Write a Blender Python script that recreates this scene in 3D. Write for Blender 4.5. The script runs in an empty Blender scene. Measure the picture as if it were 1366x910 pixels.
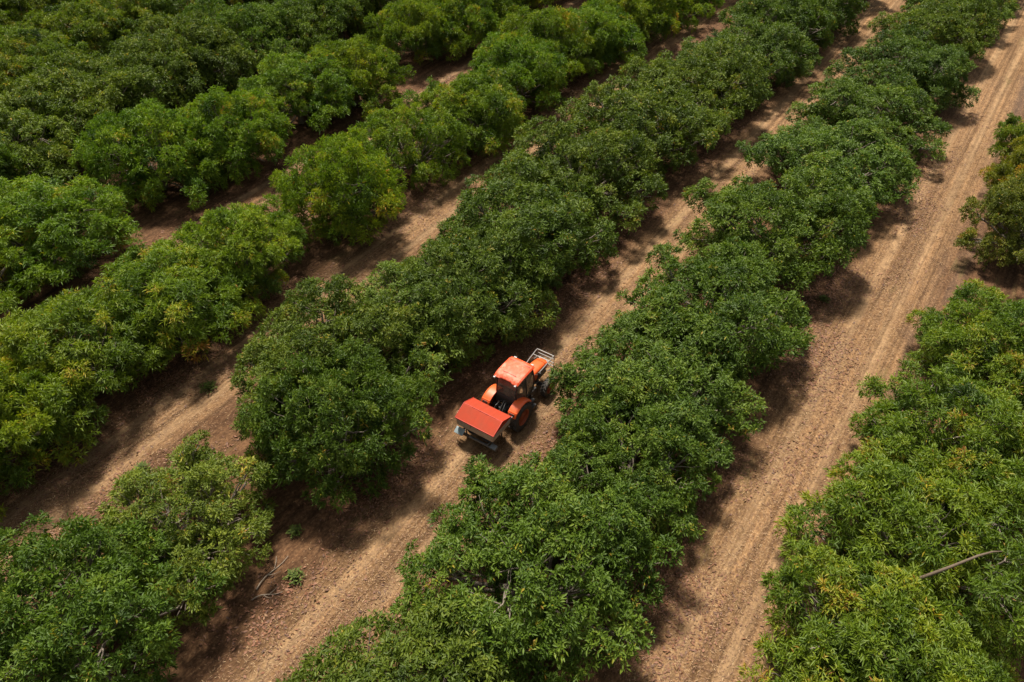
import bpy, bmesh, math, random
import numpy as np
from mathutils import Vector, Matrix
R = math.radians
sc = bpy.context.scene
COL = sc.collection

# ------------------------------------------------------------------ camera, sky, sun, exposure
CAM_H = 24.0
PITCH = math.atan(967 / 1062)
cam_d = bpy.data.cameras.new('camera')
cam_d.sensor_width = 36.0
cam_d.lens = 36.0 * 1062 / 1366
cam_d.clip_end = 6000
cam = bpy.data.objects.new('camera', cam_d)
cam.location = (0, 0, CAM_H)
cam.rotation_euler = (math.pi / 2 - PITCH, 0, 0)
COL.objects.link(cam)
sc.camera = cam

SUN_AZ = R(-14)      # to the left of straight ahead
SUN_EL = R(64)
world = bpy.data.worlds.new('World')
sc.world = world
world.use_nodes = True
wn = world.node_tree.nodes
sky = wn.new('ShaderNodeTexSky')
sky.sky_type = 'NISHITA'
sky.sun_disc = False
sky.sun_elevation = SUN_EL
sky.sun_rotation = SUN_AZ
sky.dust_density = 3.0
sky.air_density = 1.0
hz = wn.new('ShaderNodeMix')            # thin bright cloud whitens the blue
hz.data_type = 'RGBA'
hz.inputs[0].default_value = 0.5
hz.inputs[7].default_value = (4.4, 4.1, 3.4, 1)
world.node_tree.links.new(sky.outputs[0], hz.inputs[6])
world.node_tree.links.new(hz.outputs[2], wn['Background'].inputs[0])
wn['Background'].inputs[1].default_value = 0.08

sun_d = bpy.data.lights.new('sun', 'SUN')
sun_d.energy = 4.9
sun_d.angle = R(8)
sun_d.color = (1.0, 0.93, 0.82)
sun = bpy.data.objects.new('sun', sun_d)
sdir = Vector((math.sin(SUN_AZ) * math.cos(SUN_EL), math.cos(SUN_AZ) * math.cos(SUN_EL), math.sin(SUN_EL)))
sun.rotation_euler = sdir.to_track_quat('Z', 'Y').to_euler()
sun.location = (0, 0, 60)
COL.objects.link(sun)

sc.view_settings.view_transform = 'Standard'
sc.view_settings.look = 'None'
sc.view_settings.gamma = 1
sc.view_settings.exposure = 0.88
sc.render.engine = 'CYCLES'
sc.cycles.use_denoising = True
sc.cycles.max_bounces = 8
sc.cycles.transparent_max_bounces = 12

# ------------------------------------------------------------------ the orchard's own axes
# rows run along U; V points across the rows, towards the wide dirt road
AZ = math.atan2(957, math.hypot(1062, 967))
U = Vector((math.sin(AZ), math.cos(AZ), 0))
V = Vector((math.cos(AZ), -math.sin(AZ), 0))
ROW_ANGLE = math.atan2(U.y, U.x)


def at(al, ac, z=0.0):
    return Vector((U.x * al + V.x * ac, U.y * al + V.y * ac, z))


LANES = [-1.55, -11.9, -23.8]


# ------------------------------------------------------------------ node helpers
def new_mat(name):
    m = bpy.data.materials.new(name)
    m.use_nodes = True
    nt = m.node_tree
    return m, nt, nt.nodes['Principled BSDF']


def N(nt, kind, **kw):
    n = nt.nodes.new(kind)
    for k, v in kw.items():
        setattr(n, k, v)
    return n


def ramp(nt, fac, stops, interp='LINEAR'):
    n = nt.nodes.new('ShaderNodeValToRGB')
    n.color_ramp.interpolation = interp
    el = n.color_ramp.elements
    while len(el) < len(stops):
        el.new(0.5)
    for e, (p, c) in zip(el, stops):
        e.position = p
        e.color = (*c, 1) if len(c) == 3 else c
    nt.links.new(fac, n.inputs[0])
    return n.outputs[0]


def mix(nt, fac, a, b, mode='MIX'):
    n = nt.nodes.new('ShaderNodeMix')
    n.data_type = 'RGBA'
    n.blend_type = mode
    for sock, v in ((n.inputs[0], fac), (n.inputs[6], a), (n.inputs[7], b)):
        if isinstance(v, (int, float)):
            sock.default_value = v
        elif isinstance(v, (tuple, list)):
            sock.default_value = (*v, 1) if len(v) == 3 else v
        else:
            nt.links.new(v, sock)
    return n.outputs[2]


def math_n(nt, op, a, b=None, c=None, clamp=False):
    n = nt.nodes.new('ShaderNodeMath')
    n.operation = op
    n.use_clamp = clamp
    for s, v in zip(n.inputs, (a, b, c)):
        if v is None:
            continue
        if isinstance(v, (int, float)):
            s.default_value = v
        else:
            nt.links.new(v, s)
    return n.outputs[0]


def mapping(nt, vec, scale, loc=(0, 0, 0)):
    n = nt.nodes.new('ShaderNodeMapping')
    n.inputs['Scale'].default_value = scale
    n.inputs['Location'].default_value = loc
    nt.links.new(vec, n.inputs['Vector'])
    return n.outputs[0]


def noise(nt, vec, scale, detail=4, rough=0.55, dist=0.0):
    n = nt.nodes.new('ShaderNodeTexNoise')
    n.inputs['Scale'].default_value = scale
    n.inputs['Detail'].default_value = detail
    n.inputs['Roughness'].default_value = rough
    n.inputs['Distortion'].default_value = dist
    nt.links.new(vec, n.inputs['Vector'])
    return n.outputs[0]


def simple(name, color, rough=0.5, metal=0.0, spot=0.0, spot_col=None, scale=8.0):
    m, nt, p = new_mat(name)
    p.inputs['Roughness'].default_value = rough
    p.inputs['Metallic'].default_value = metal
    tc = N(nt, 'ShaderNodeTexCoord')
    n1 = noise(nt, tc.outputs['Object'], scale, 5, 0.6)
    c = tuple(color)
    sc_ = spot_col or tuple(x * 0.6 for x in c)
    f = ramp(nt, n1, [(0.45, (0, 0, 0)), (0.68, (1, 1, 1))])
    f2 = math_n(nt, 'MULTIPLY', f, spot)
    nt.links.new(mix(nt, f2, c, sc_), p.inputs['Base Color'])
    r2 = math_n(nt, 'MULTIPLY_ADD', n1, 0.25, rough - 0.12, clamp=True)
    nt.links.new(r2, p.inputs['Roughness'])
    return m


# ------------------------------------------------------------------ leaf material
def leaf_mat(name, stops, rough=0.42, transl=0.22, spec=0.5):
    m, nt, p = new_mat(name)
    at_ = N(nt, 'ShaderNodeAttribute', attribute_name='tone')
    col = ramp(nt, at_.outputs['Fac'], stops)
    oi = N(nt, 'ShaderNodeObjectInfo')
    col = mix(nt, 1.0, col, oi.outputs['Color'], 'MULTIPLY')
    nt.links.new(col, p.inputs['Base Color'])
    p.inputs['Roughness'].default_value = rough
    p.inputs['Specular IOR Level'].default_value = spec
    tr = N(nt, 'ShaderNodeBsdfTranslucent')
    tcol = mix(nt, 1.0, col, (1.25, 1.3, 0.6), 'MULTIPLY')
    nt.links.new(tcol, tr.inputs['Color'])
    ms = N(nt, 'ShaderNodeMixShader')
    ms.inputs[0].default_value = transl
    nt.links.new(p.outputs[0], ms.inputs[1])
    nt.links.new(tr.outputs[0], ms.inputs[2])
    out = nt.nodes['Material Output']
    nt.links.new(ms.outputs[0], out.inputs['Surface'])
    return m


M_AVO = leaf_mat('glossy_dark_leaf', [
    (0.0, (0.022, 0.042, 0.008)), (0.30, (0.052, 0.090, 0.012)), (0.6, (0.096, 0.144, 0.019)),
    (0.86, (0.165, 0.205, 0.034)), (0.95, (0.250, 0.210, 0.025)), (1.0, (0.26, 0.15, 0.03))], 0.50, 0.30, 0.20)
M_MANGO = leaf_mat('long_bright_leaf', [
    (0.0, (0.022, 0.044, 0.005)), (0.30, (0.054, 0.098, 0.008)), (0.6, (0.102, 0.154, 0.011)),
    (0.84, (0.160, 0.200, 0.016)), (0.94, (0.25, 0.20, 0.018)), (1.0, (0.23, 0.11, 0.03))], 0.50, 0.32, 0.28)

m, nt, p = new_mat('orchard_bark')
tc = N(nt, 'ShaderNodeTexCoord')
b1 = noise(nt, mapping(nt, tc.outputs['Object'], (6, 6, 2)), 4, 6, 0.65)
nt.links.new(ramp(nt, b1, [(0.3, (0.10, 0.075, 0.055)), (0.7, (0.24, 0.20, 0.16))]), p.inputs['Base Color'])
bp = N(nt, 'ShaderNodeBump')
bp.inputs['Strength'].default_value = 0.5
nt.links.new(b1, bp.inputs['Height'])
nt.links.new(bp.outputs[0], p.inputs['Normal'])
p.inputs['Roughness'].default_value = 0.9
M_BARK = m


# ------------------------------------------------------------------ fast mesh building
def np_mesh(name, verts, faces, mats, face_attr=None, smooth=False):
    """verts (n,3), faces (k,m) all with m corners"""
    me = bpy.data.meshes.new(name)
    verts = np.asarray(verts, np.float32)
    faces = np.asarray(faces, np.int32)
    k, c = faces.shape
    me.vertices.add(len(verts))
    me.vertices.foreach_set('co', verts.ravel())
    me.loops.add(k * c)
    me.loops.foreach_set('vertex_index', faces.ravel())
    me.polygons.add(k)
    me.polygons.foreach_set('loop_start', np.arange(0, k * c, c, dtype=np.int32))
    me.polygons.foreach_set('loop_total', np.full(k, c, np.int32))
    if smooth:
        me.polygons.foreach_set('use_smooth', np.ones(k, bool))
    me.update(calc_edges=True)
    if face_attr:
        for an, av in face_attr.items():
            a = me.attributes.new(an, 'FLOAT', 'FACE')
            a.data.foreach_set('value', np.asarray(av, np.float32))
    for mm in mats:
        me.materials.append(mm)
    return me


def link(name, me, parent=None, loc=(0, 0, 0), rot=(0, 0, 0)):
    o = bpy.data.objects.new(name, me)
    COL.objects.link(o)
    o.location = loc
    o.rotation_euler = rot
    if parent is not None:
        o.parent = parent
    return o


def unit(a):
    return a / np.maximum(np.linalg.norm(a, axis=-1, keepdims=True), 1e-9)


# ------------------------------------------------------------------ trees
def tube_np(path, radii, seg, V_, F_):
    base = sum(len(v) for v in V_)
    path = np.asarray(path, float)
    n = len(path)
    t = unit(np.gradient(path, axis=0))
    ref = np.array([0.31, 0.87, 0.12])
    s = unit(np.cross(t, ref))
    b = np.cross(t, s)
    ang = np.linspace(0, 2 * math.pi, seg, endpoint=False)
    ring = (s[:, None, :] * np.cos(ang)[None, :, None] + b[:, None, :] * np.sin(ang)[None, :, None])
    vs = path[:, None, :] + ring * np.asarray(radii)[:, None, None]
    V_.append(vs.reshape(-1, 3))
    i = np.arange(n - 1)[:, None] * seg
    j = np.arange(seg)[None, :]
    jn = (j + 1) % seg
    q = np.stack([i + j, i + jn, i + seg + jn, i + seg + j], -1).reshape(-1, 4) + base
    F_.append(q)


stats = []


def make_tree(seed, kind, rad=3.7, height=4.4, dens=1.0, holes=0):
    """returns (trunk mesh, crown mesh); the crown fits a radius of 1 and a height of 1 before scaling"""
    rg = np.random.default_rng(seed)
    mango = kind == 'mango'
    # ---- lobes: the ends of the big limbs
    lobes = []
    nl = 15
    ph0 = rg.random() * 6.28
    for i in range(nl):
        if i < 2:
            r_, a_ = rad * 0.25 * rg.random(), rg.random() * 6.28
            zc = height * (0.66 if mango else 0.60)
            lr = rad * rg.uniform(0.32, 0.40)
        elif i < 8:
            a_ = (i - 2) / 6 * 6.283 + rg.normal(0, 0.3)
            r_ = rad * rg.uniform(0.40, 0.62)
            zc = height * rg.uniform(0.44, 0.68)
            lr = rad * rg.uniform(0.25, 0.38)
        else:
            a_ = (i - 8) / (nl - 8) * 6.283 + rg.normal(0, 0.35)
            r_ = rad * rg.uniform(0.56, 0.84)
            zc = height * rg.uniform(0.22, 0.42)
            lr = rad * rg.uniform(0.20, 0.32)
        r_ *= 1 + 0.14 * math.sin(2 * a_ + ph0)
        lobes.append((r_ * math.cos(a_), r_ * math.sin(a_), zc, lr, lr, lr * rg.uniform(0.8, 1.0)))
    for i in range(20):     # sprays that stick out of the outline
        a_ = rg.random() * 6.283
        el = rg.uniform(-0.1, 1.1)
        k = rg.uniform(0.86, 1.14)
        lr = rad * rg.uniform(0.06, 0.14)
        lobes.append((rad * k * math.cos(el) * math.cos(a_), rad * k * math.cos(el) * math.sin(a_),
                      height * (0.34 + 0.48 * math.sin(max(el, 0)) * k) + rg.normal(0, 0.15), lr, lr, lr * 0.8))
    lobes = np.array(lobes)
    # ---- clumps: umbrella-shaped bunches of leaves carried by the lobes
    cl = []
    for li, L in enumerate(lobes):
        n = int(4 * math.pi * L[3] * L[4] * (5.0 if mango else 5.6))
        d = unit(rg.normal(size=(max(n, 6), 3)))
        d = d[d[:, 2] > -0.55]
        rr = rg.uniform(0.76, 1.16, len(d)) if mango else rg.uniform(0.80, 1.12, len(d))
        pp = L[:3] + d * L[3:6] * rr[:, None]
        inside = np.zeros(len(d), bool)
        for lj, K in enumerate(lobes):
            if lj != li:
                q = (pp - K[:3]) / K[3:6]
                inside |= (q * q).sum(1) < 0.50
        kp = ~inside & (pp[:, 2] > (0.45 if mango else 0.30))
        for q_, d_ in zip(pp[kp], d[kp]):
            cl.append((*q_, *d_))
    cl = np.array(cl)
    rg.shuffle(cl)
    gap = 0.70 if mango else 0.475
    sel = []
    for c in cl:
        if not sel or np.min(np.linalg.norm(np.array(sel)[:, :3] - c[:3], axis=1)) > gap * rg.uniform(0.75, 1.2):
            sel.append(c)
    cl = np.array(sel)
    cl = cl[rg.random(len(cl)) < 0.45 + 0.55 * dens]
    for h in range(holes):
        a_ = rg.random() * 6.283
        c = np.array([rad * 0.5 * math.cos(a_), rad * 0.5 * math.sin(a_), height * rg.uniform(0.62, 0.85)])
        dd = np.linalg.norm((cl[:, :3] - c) * np.array([1, 1, 0.6]), axis=1)
        cl = cl[dd > rg.uniform(0.5, 0.8)]
    crad = rg.uniform(0.36, 0.62, len(cl)) if mango else rg.uniform(0.25, 0.46, len(cl))
    caxis = unit(cl[:, 3:6] * 0.8 + np.array([0, 0, 0.9 if mango else 0.7]))
    ctone = rg.normal(0, 0.14 if mango else 0.10, len(cl))
    # ---- tufts on the clumps
    n_t = np.maximum(4, (crad ** 2 * (115 if mango else 125) * (0.6 + 0.4 * dens))).astype(int)
    idx = np.repeat(np.arange(len(cl)), n_t)
    d = unit(rg.normal(size=(len(idx), 3)) + caxis[idx] * 0.9)
    rr = crad[idx] * np.where(rg.random(len(idx)) < 0.25, rg.uniform(0.3, 0.9, len(idx)), rg.uniform(0.85, 1.15, len(idx)))
    pos = cl[idx, :3] + d * rr[:, None] * np.array([1, 1, 0.85])
    nor = unit(d + caxis[idx] * 0.5)
    # a thin inner filling so that crowns are not hollow
    nin = int(380 * dens)
    li = rg.integers(0, len(lobes), nin)
    pin = lobes[li, :3] + unit(rg.normal(size=(nin, 3))) * lobes[li, 3:6] * rg.uniform(0.25, 0.8, (nin, 1))
    pin = pin[pin[:, 2] > 0.5]
    pos = np.concatenate([pos, pin])
    nor = np.concatenate([nor, unit(rg.normal(size=pin.shape) + np.array([0, 0, 0.6]))])
    idx = np.concatenate([idx, np.full(len(pin), -1)])
    nt_ = len(pos)
    base_t = np.where(idx >= 0, ctone[np.maximum(idx, 0)], 0)
    patch = np.sin(pos[:, 0] * 0.9 + seed) * np.sin(pos[:, 1] * 1.1 + seed * 2.1) + 0.4 * np.sin(pos[:, 2] * 1.6 + seed)
    if mango:
        tone = 0.50 + 0.09 * patch + base_t + rg.normal(0, 0.07, nt_)
        cf = rg.random(len(cl)) < 0.045
        fl = np.where(idx >= 0, cf[np.maximum(idx, 0)], False) & (rg.random(nt_) < 0.6)
        tone[fl] = rg.uniform(0.76, 0.90, fl.sum())
    else:
        tone = 0.46 + 0.08 * patch + base_t + rg.normal(0, 0.08, nt_)
        fl = rg.random(nt_) < 0.012
        tone[fl] = rg.uniform(0.82, 0.95, fl.sum())
    # ---- leaves
    m_ = 15 if mango else 14
    axis = unit(nor * 0.85 + np.array([0, 0, 0.40]) + rg.normal(0, 0.22, (nt_, 3)))
    ax = np.repeat(axis, m_, 0)
    cp = np.repeat(pos, m_, 0)
    tn = np.repeat(tone, m_) + rg.normal(0, 0.07, nt_ * m_)
    odd = rg.random(nt_ * m_)
    tn = np.where(odd < 0.006, rg.uniform(0.9, 1.0, nt_ * m_), tn)
    nL = nt_ * m_
    rv = unit(rg.normal(size=(nL, 3)))
    side = unit(np.cross(ax, rv))
    pol = rg.uniform(0.30, 1.50 if mango else 1.55, nL)
    d = ax * np.cos(pol)[:, None] + side * np.sin(pol)[:, None]
    Ln = rg.uniform(0.15, 0.27, nL) if mango else rg.uniform(0.11, 0.21, nL)
    Wd = Ln * (rg.uniform(0.18, 0.25, nL) if mango else rg.uniform(0.27, 0.37, nL))
    d[:, 2] -= 0.04 if mango else 0.10
    d = unit(d)
    wv = unit(np.cross(d, ax + rg.normal(0, 0.35, (nL, 3))))
    up = np.cross(wv, d)
    base = cp + rg.normal(0, 0.05, (nL, 3)) + d * (Ln * 0.12)[:, None]
    droop = (0.26 if mango else 0.20)
    mid = base + d * (Ln * 0.48)[:, None]
    tip = base + d * Ln[:, None]
    tip[:, 2] -= Ln * droop * rg.uniform(0.4, 1.2, nL)
    fold = up * (Wd * 0.22)[:, None]
    v0, v1, v2, v3 = base, mid + wv * (Wd / 2)[:, None] + fold, tip, mid - wv * (Wd / 2)[:, None] + fold
    vs = np.stack([v0, v1, v2, v3], 1).reshape(-1, 3)
    q = np.arange(nL)[:, None] * 4
    f1 = q + np.array([[0, 1, 2]])
    f2 = q + np.array([[0, 2, 3]])
    fs = np.stack([f1, f2], 1).reshape(-1, 3)
    hr = np.hypot(pos[:, 0], pos[:, 1])
    k_r, k_h = 1 / np.percentile(hr, 95), 1 / np.percentile(pos[:, 2], 98.5)
    stats.append((kind, nL, round(1 / k_r, 2), round(1 / k_h, 2)))
    crown = np_mesh('crown_' + kind, vs, fs, [M_MANGO if mango else M_AVO], {'tone': np.repeat(np.clip(tn, 0, 1), 2)})
    # ---- trunk and limbs
    Vt, Ft = [], []
    zt = 0.75
    tube_np([(0, 0, -0.12), (0.02, 0.01, 0.2), (0.03, -0.02, 0.5), (0, 0, zt + 0.1)], [0.27, 0.21, 0.18, 0.17], 10, Vt, Ft)
    for L in lobes:
        c = L[:3]
        st = np.array([0, 0, zt - 0.05])
        k = np.linspace(0, 1, 7)[:, None]
        bow = np.array([c[0] * 0.75, c[1] * 0.75, zt + (c[2] - zt) * 0.42])
        path = (1 - k) ** 2 * st + 2 * k * (1 - k) * bow + k ** 2 * c
        path[1:-1] += rg.normal(0, 0.06, (5, 3))
        r0 = 0.10 if L[3] > rad * 0.2 else 0.05
        tube_np(path, np.linspace(r0, 0.035, 7), 6, Vt, Ft)
        for j in range(6 if L[3] > rad * 0.2 else 2):
            dd = unit(rg.normal(size=3) + np.array([c[0] * 0.2, c[1] * 0.2, 0.5]))
            e = c + dd * L[3:6] * rg.uniform(0.85, 1.06)
            s0 = path[rg.integers(3, 7)]
            k2 = np.linspace(0, 1, 5)[:, None]
            pth = s0 + (e - s0) * k2 + rg.normal(0, 0.05, (5, 3)) * np.sin(k2 * 3.14)
            tube_np(pth, np.linspace(0.032, 0.010, 5), 5, Vt, Ft)
    trunk = np_mesh('trunk_' + kind, np.concatenate(Vt), np.concatenate(Ft), [M_BARK], smooth=True)
    return trunk, crown, k_r, k_h


AVO = [make_tree(11, 'avocado', holes=1), make_tree(23, 'avocado', holes=2), make_tree(37, 'avocado', holes=1),
       make_tree(41, 'avocado', holes=2), make_tree(59, 'avocado', holes=0), make_tree(61, 'avocado', holes=1),
       make_tree(67, 'avocado', holes=2), make_tree(79, 'avocado', holes=0), make_tree(83, 'avocado', dens=0.85, holes=2)]
AVO_S = [make_tree(71, 'avocado', dens=0.72, holes=3), make_tree(73, 'avocado', dens=0.74, holes=2)]
MAN = [make_tree(103, 'mango', holes=1), make_tree(107, 'mango', holes=2), make_tree(109, 'mango', holes=2),
       make_tree(113, 'mango', holes=1), make_tree(127, 'mango', holes=1),
       make_tree(137, 'mango', dens=0.85, holes=3)]
MAN_S = [make_tree(131, 'mango', dens=0.62, holes=4)]
print('TREES', stats)

trng = random.Random(5)


def tree(al, ac, r, kind, label, group, h=5.0, tint=(1, 1, 1), var=None, rz=None, stretch=1.1):
    pool = {'avo': AVO, 'avo_s': AVO_S, 'man': MAN, 'man_s': MAN_S}[kind]
    tm, cm, k_r, k_h = pool[trng.randrange(len(pool)) if var is None else var]
    root = bpy.data.objects.new('fruit_tree', None)
    COL.objects.link(root)
    root.empty_display_size = 0.5
    root.location = at(al, ac)
    a = ROW_ANGLE + trng.choice((0, math.pi)) + trng.uniform(-0.5, 0.5) if rz is None else rz
    root.rotation_euler = (0, 0, a)
    s = r * k_r
    root.scale = (s * stretch * trng.uniform(0.95, 1.06), s * trng.uniform(0.95, 1.05) * trng.choice((1, -1)), h * k_h)
    root['label'] = label
    root['category'] = 'tree'
    root['group'] = group
    link('trunk', tm, root)
    c = link('crown', cm, root)
    j = [trng.uniform(0.90, 1.10) for _ in range(3)]
    g = trng.uniform(0.90, 1.10)
    c.color = (tint[0] * g * j[0], tint[1] * g, tint[2] * g * j[2], 1)
    return root


ORD = ['', 'first', 'second', 'third', 'fourth', 'fifth', 'sixth', 'seventh', 'eighth', 'ninth', 'tenth',
       'eleventh', 'twelfth', 'thirteenth', 'fourteenth', 'fifteenth', 'sixteenth']

# ---- row between the tractor and the wide dirt road
G1 = 'fruit trees in the row between the tractor and the wide dirt road'
R1 = [(5.4, -7.0, 3.9), (11.8, -7.05, 3.9), (16.8, -6.3, 3.0), (21.2, -7.3, 3.8), (26.6, -7.3, 3.9),
      (34.2, -7.3, 4.0), (41.6, -7.0, 4.1), (49.2, -6.7, 3.9), (57.0, -6.6, 4.1), (64.8, -6.4, 3.9), (72.2, -6.3, 3.9), (79.5, -6.3, 3.9)]
near1 = ['dark green fruit tree at the near end of the row bordering the wide dirt road',
         'big round fruit tree just behind the red spreader, with grey limbs showing in its crown',
         'small fruit tree set back from the tractor\'s rear wheel, on wide road side',
         'dense fruit tree beside the tractor\'s front wheel, on the wide road side']
for i, (al, ac, r) in enumerate(R1):
    if i < 4:
        lb = near1[i]
    else:
        lb = 'dark green fruit tree, %s ahead of the tractor in row bordering wide dirt road' % ORD[i - 3]
    tree(al, ac, r, 'avo', lb, G1, h=3.7 + trng.uniform(-0.4, 0.4), tint=(0.93, 0.94, 0.64))

# ---- row on the tractor's other side
G2 = 'fruit trees in the row between the tractor and the leaf-littered lane'
R2 = [(2.2, -17.5, 3.5, 'avo'), (6.7, -17.9, 3.1, 'avo_s'), (13.0, -16.0, 3.1, 'avo'), (14.9, -18.7, 3.5, 'avo'),
      (19.8, -18.0, 3.7, 'avo_s'), (22.0, -16.6, 3.6, 'avo'), (27.4, -17.3, 4.1, 'avo'), (33.4, -17.5, 4.2, 'avo'), (39.6, -17.0, 4.2, 'avo'),
      (46.0, -16.8, 4.1, 'avo'), (52.6, -16.2, 4.1, 'avo'), (59.2, -15.8, 3.9, 'avo'), (65.8, -15.8, 3.8, 'avo'), (72.5, -15.8, 3.8, 'avo')]
near2 = ['wide dark fruit tree at near end of the row, before the thin see-through tree',
         'thin see-through fruit tree beside the bare gap in the row behind the spreader',
         'dense dark fruit tree beside the red spreader, just past the bare gap in its row',
         'large dark fruit tree behind the spreader\'s neighbour, edging the leaf-littered lane',
         'sparse light green fruit tree with crooked limbs showing, across from tractor cab',
         'full fruit tree standing next to the tractor hood, shading the lane']
for i, (al, ac, r, k) in enumerate(R2):
    if i < 6:
        lb = near2[i]
    else:
        lb = 'dense fruit tree, %s ahead of the tractor in row beside the leaf-littered lane' % ORD[i - 5]
    tn = (0.93, 0.94, 0.66) if k == 'avo' else (1.25, 1.12, 0.9)
    tree(al, ac, r, k, lb, G2, h=(4.1 if k == 'avo' else 3.5) + trng.uniform(-0.4, 0.4), tint=tn)

# ---- first row past the leaf-littered lane
G3 = 'fruit trees in the first row past the leaf-littered lane'
R3 = [(1.0, -27.4, 3.0), (5.3, -26.8, 3.1), (9.5, -27.4, 3.5), (13.8, -27.6, 3.4), (18.1, -27.5, 3.0), (24.6, -26.9, 3.2),
      (30.8, -27.3, 3.3), (35.8, -26.6, 3.3), (41.0, -27.2, 3.3), (45.6, -27.4, 3.5), (50.2, -26.6, 3.3), (54.8, -26.0, 3.1),
      (59.4, -25.8, 3.1), (64, -25.8, 3.1), (69, -25.8, 3.1), (74, -25.8, 3.1)]
for i, (al, ac, r) in enumerate(R3):
    if i == 5:
        lb = 'bushy yellow-tipped fruit tree just past the break in the row beyond the littered lane'
    elif i == 4:
        lb = 'tall drooping fruit tree just before the break in the row beyond the littered lane'
    elif i < 4:
        lb = 'bright green drooping fruit tree, %s before the break in row past the littered lane' % ORD[5 - i]
    else:
        lb = 'bumpy bright green fruit tree, %s beyond the break in row past the littered lane' % ORD[i - 4]
    k = 'man_s' if i == 6 else 'man'
    tree(al, ac, r * 1.02, k, lb, G3, stretch=1.03, h=4.2 + trng.uniform(-0.4, 0.4), tint=(1.24, 1.24, 0.82))

# ---- second row
G4 = 'fruit trees in the second row past the leaf-littered lane'
R4 = [(4.6, -36.6, 3.4), (9.3, -36.8, 3.5), (13.9, -36.8, 3.7), (21.8, -38.2, 3.4), (25.4, -36.8, 3.2), (31.8, -37.4, 3.4),
      (35.8, -36.2, 3.0), (43.6, -37.4, 3.2), (47.6, -36.0, 3.0), (52.4, -36.2, 3.1), (57.2, -36.0, 3.0), (62, -36, 3.0), (67, -36, 3.0)]
for i, (al, ac, r) in enumerate(R4):
    if i < 3:
        lb = 'shaded drooping fruit tree, %s before the first break in second row past littered lane' % ORD[3 - i]
    elif i < 5:
        lb = ['broad bumpy fruit tree just past the first break in second row past littered lane',
              'leafy fruit tree, later of the pair between breaks in second row past littered lane'][i - 3]
    else:
        lb = 'small bushy fruit tree, %s past the pair in second row past the littered lane' % ORD[i - 4]
    tree(al, ac, r * 1.03, 'man', lb, G4, stretch=1.03, h=4.3 + trng.uniform(-0.4, 0.4), tint=(1.20, 1.20, 0.82))

# ---- third to sixth row
ROWS = [
    (G4.replace('second', 'third'), 'third', 'avo', (1.02, 1.02, 0.7),
     [(13.6, -45.4, 3.6), (18.1, -45.4, 3.7), (22.6, -46.2, 4.0), (26.9, -45.9, 3.9), (31.2, -46.4, 3.8), (35.3, -46.0, 3.7), (39.4, -45.0, 3.5),
      (43.4, -44.6, 3.4), (47.6, -44.8, 3.4), (52, -44.6, 3.4), (57, -44.6, 3.4), (62, -44.6, 3.4)]),
    (G4.replace('second', 'fourth'), 'fourth', 'man', (0.98, 0.94, 0.85),
     [(20.5, -53.6, 3.3), (24.8, -54.6, 3.5), (29.0, -56.0, 3.5), (33.4, -56.0, 3.6), (37.8, -55.4, 3.5), (42.2, -54.8, 3.4), (46.8, -54.4, 3.4), (51.4, -54.4, 3.4), (56, -54.4, 3.4)]),
    (G4.replace('second', 'fifth'), 'fifth', 'man', (1.18, 1.15, 0.8),
     [(25.6, -65.0, 3.5), (30.0, -65.2, 3.6), (34.6, -65.4, 3.6), (39.2, -65.0, 3.5), (43.8, -64.6, 3.5), (48.4, -64.6, 3.5)]),
    (G4.replace('second', 'sixth'), 'sixth', 'man', (1.18, 1.15, 0.8),
     [(30.6, -74.6, 3.5), (35.2, -74.8, 3.5), (39.8, -74.8, 3.5), (44.4, -74.4, 3.5)]),
]
for g, nm, k, tint, lst in ROWS:
    for i, (al, ac, r) in enumerate(lst):
        lb = '%s fruit tree, %s from near end of %s row past the littered lane' % (
            'dark dense' if k == 'avo' else 'olive green', ORD[i + 1], nm)
        tree(al, ac, r * 1.02, k, lb, g, h=4.4 + trng.uniform(-0.4, 0.4), tint=tint)

M_LIMB = simple('bare_brown_limb', (0.10, 0.070, 0.045), 0.85, 0, 0.6)

# ---- row across the wide dirt road
G0 = 'fruit trees in the row across the wide dirt road'
R0 = [(9.6, 2.6, 3.3, 'man', 'yellow-tipped fruit tree nearest the camera in the row across the wide dirt road'),
      (14.4, 2.8, 3.4, 'man', 'broad fruit tree with yellow new leaves, second nearest across the wide dirt road'),
      (19.2, 3.2, 3.7, 'man', 'big fruit tree with a long bare limb across the wide dirt road'),
      (24.5, 3.3, 3.5, 'man', 'round bright fruit tree, just past the bare-limbed one across the wide dirt road'),
      (30.9, 3.2, 3.0, 'man', 'loose fruit tree before the pale gap across the wide dirt road'),
      (41.4, 2.9, 2.7, 'avo', 'small reddish-brown fruit tree past the pale gap across the wide dirt road'),
      (46.4, 2.9, 2.6, 'man', 'small dark fruit tree behind the reddish one across the wide dirt road'),
      (51.4, 2.8, 2.7, 'man', 'farthest visible fruit tree in the row across the wide dirt road')]
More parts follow.
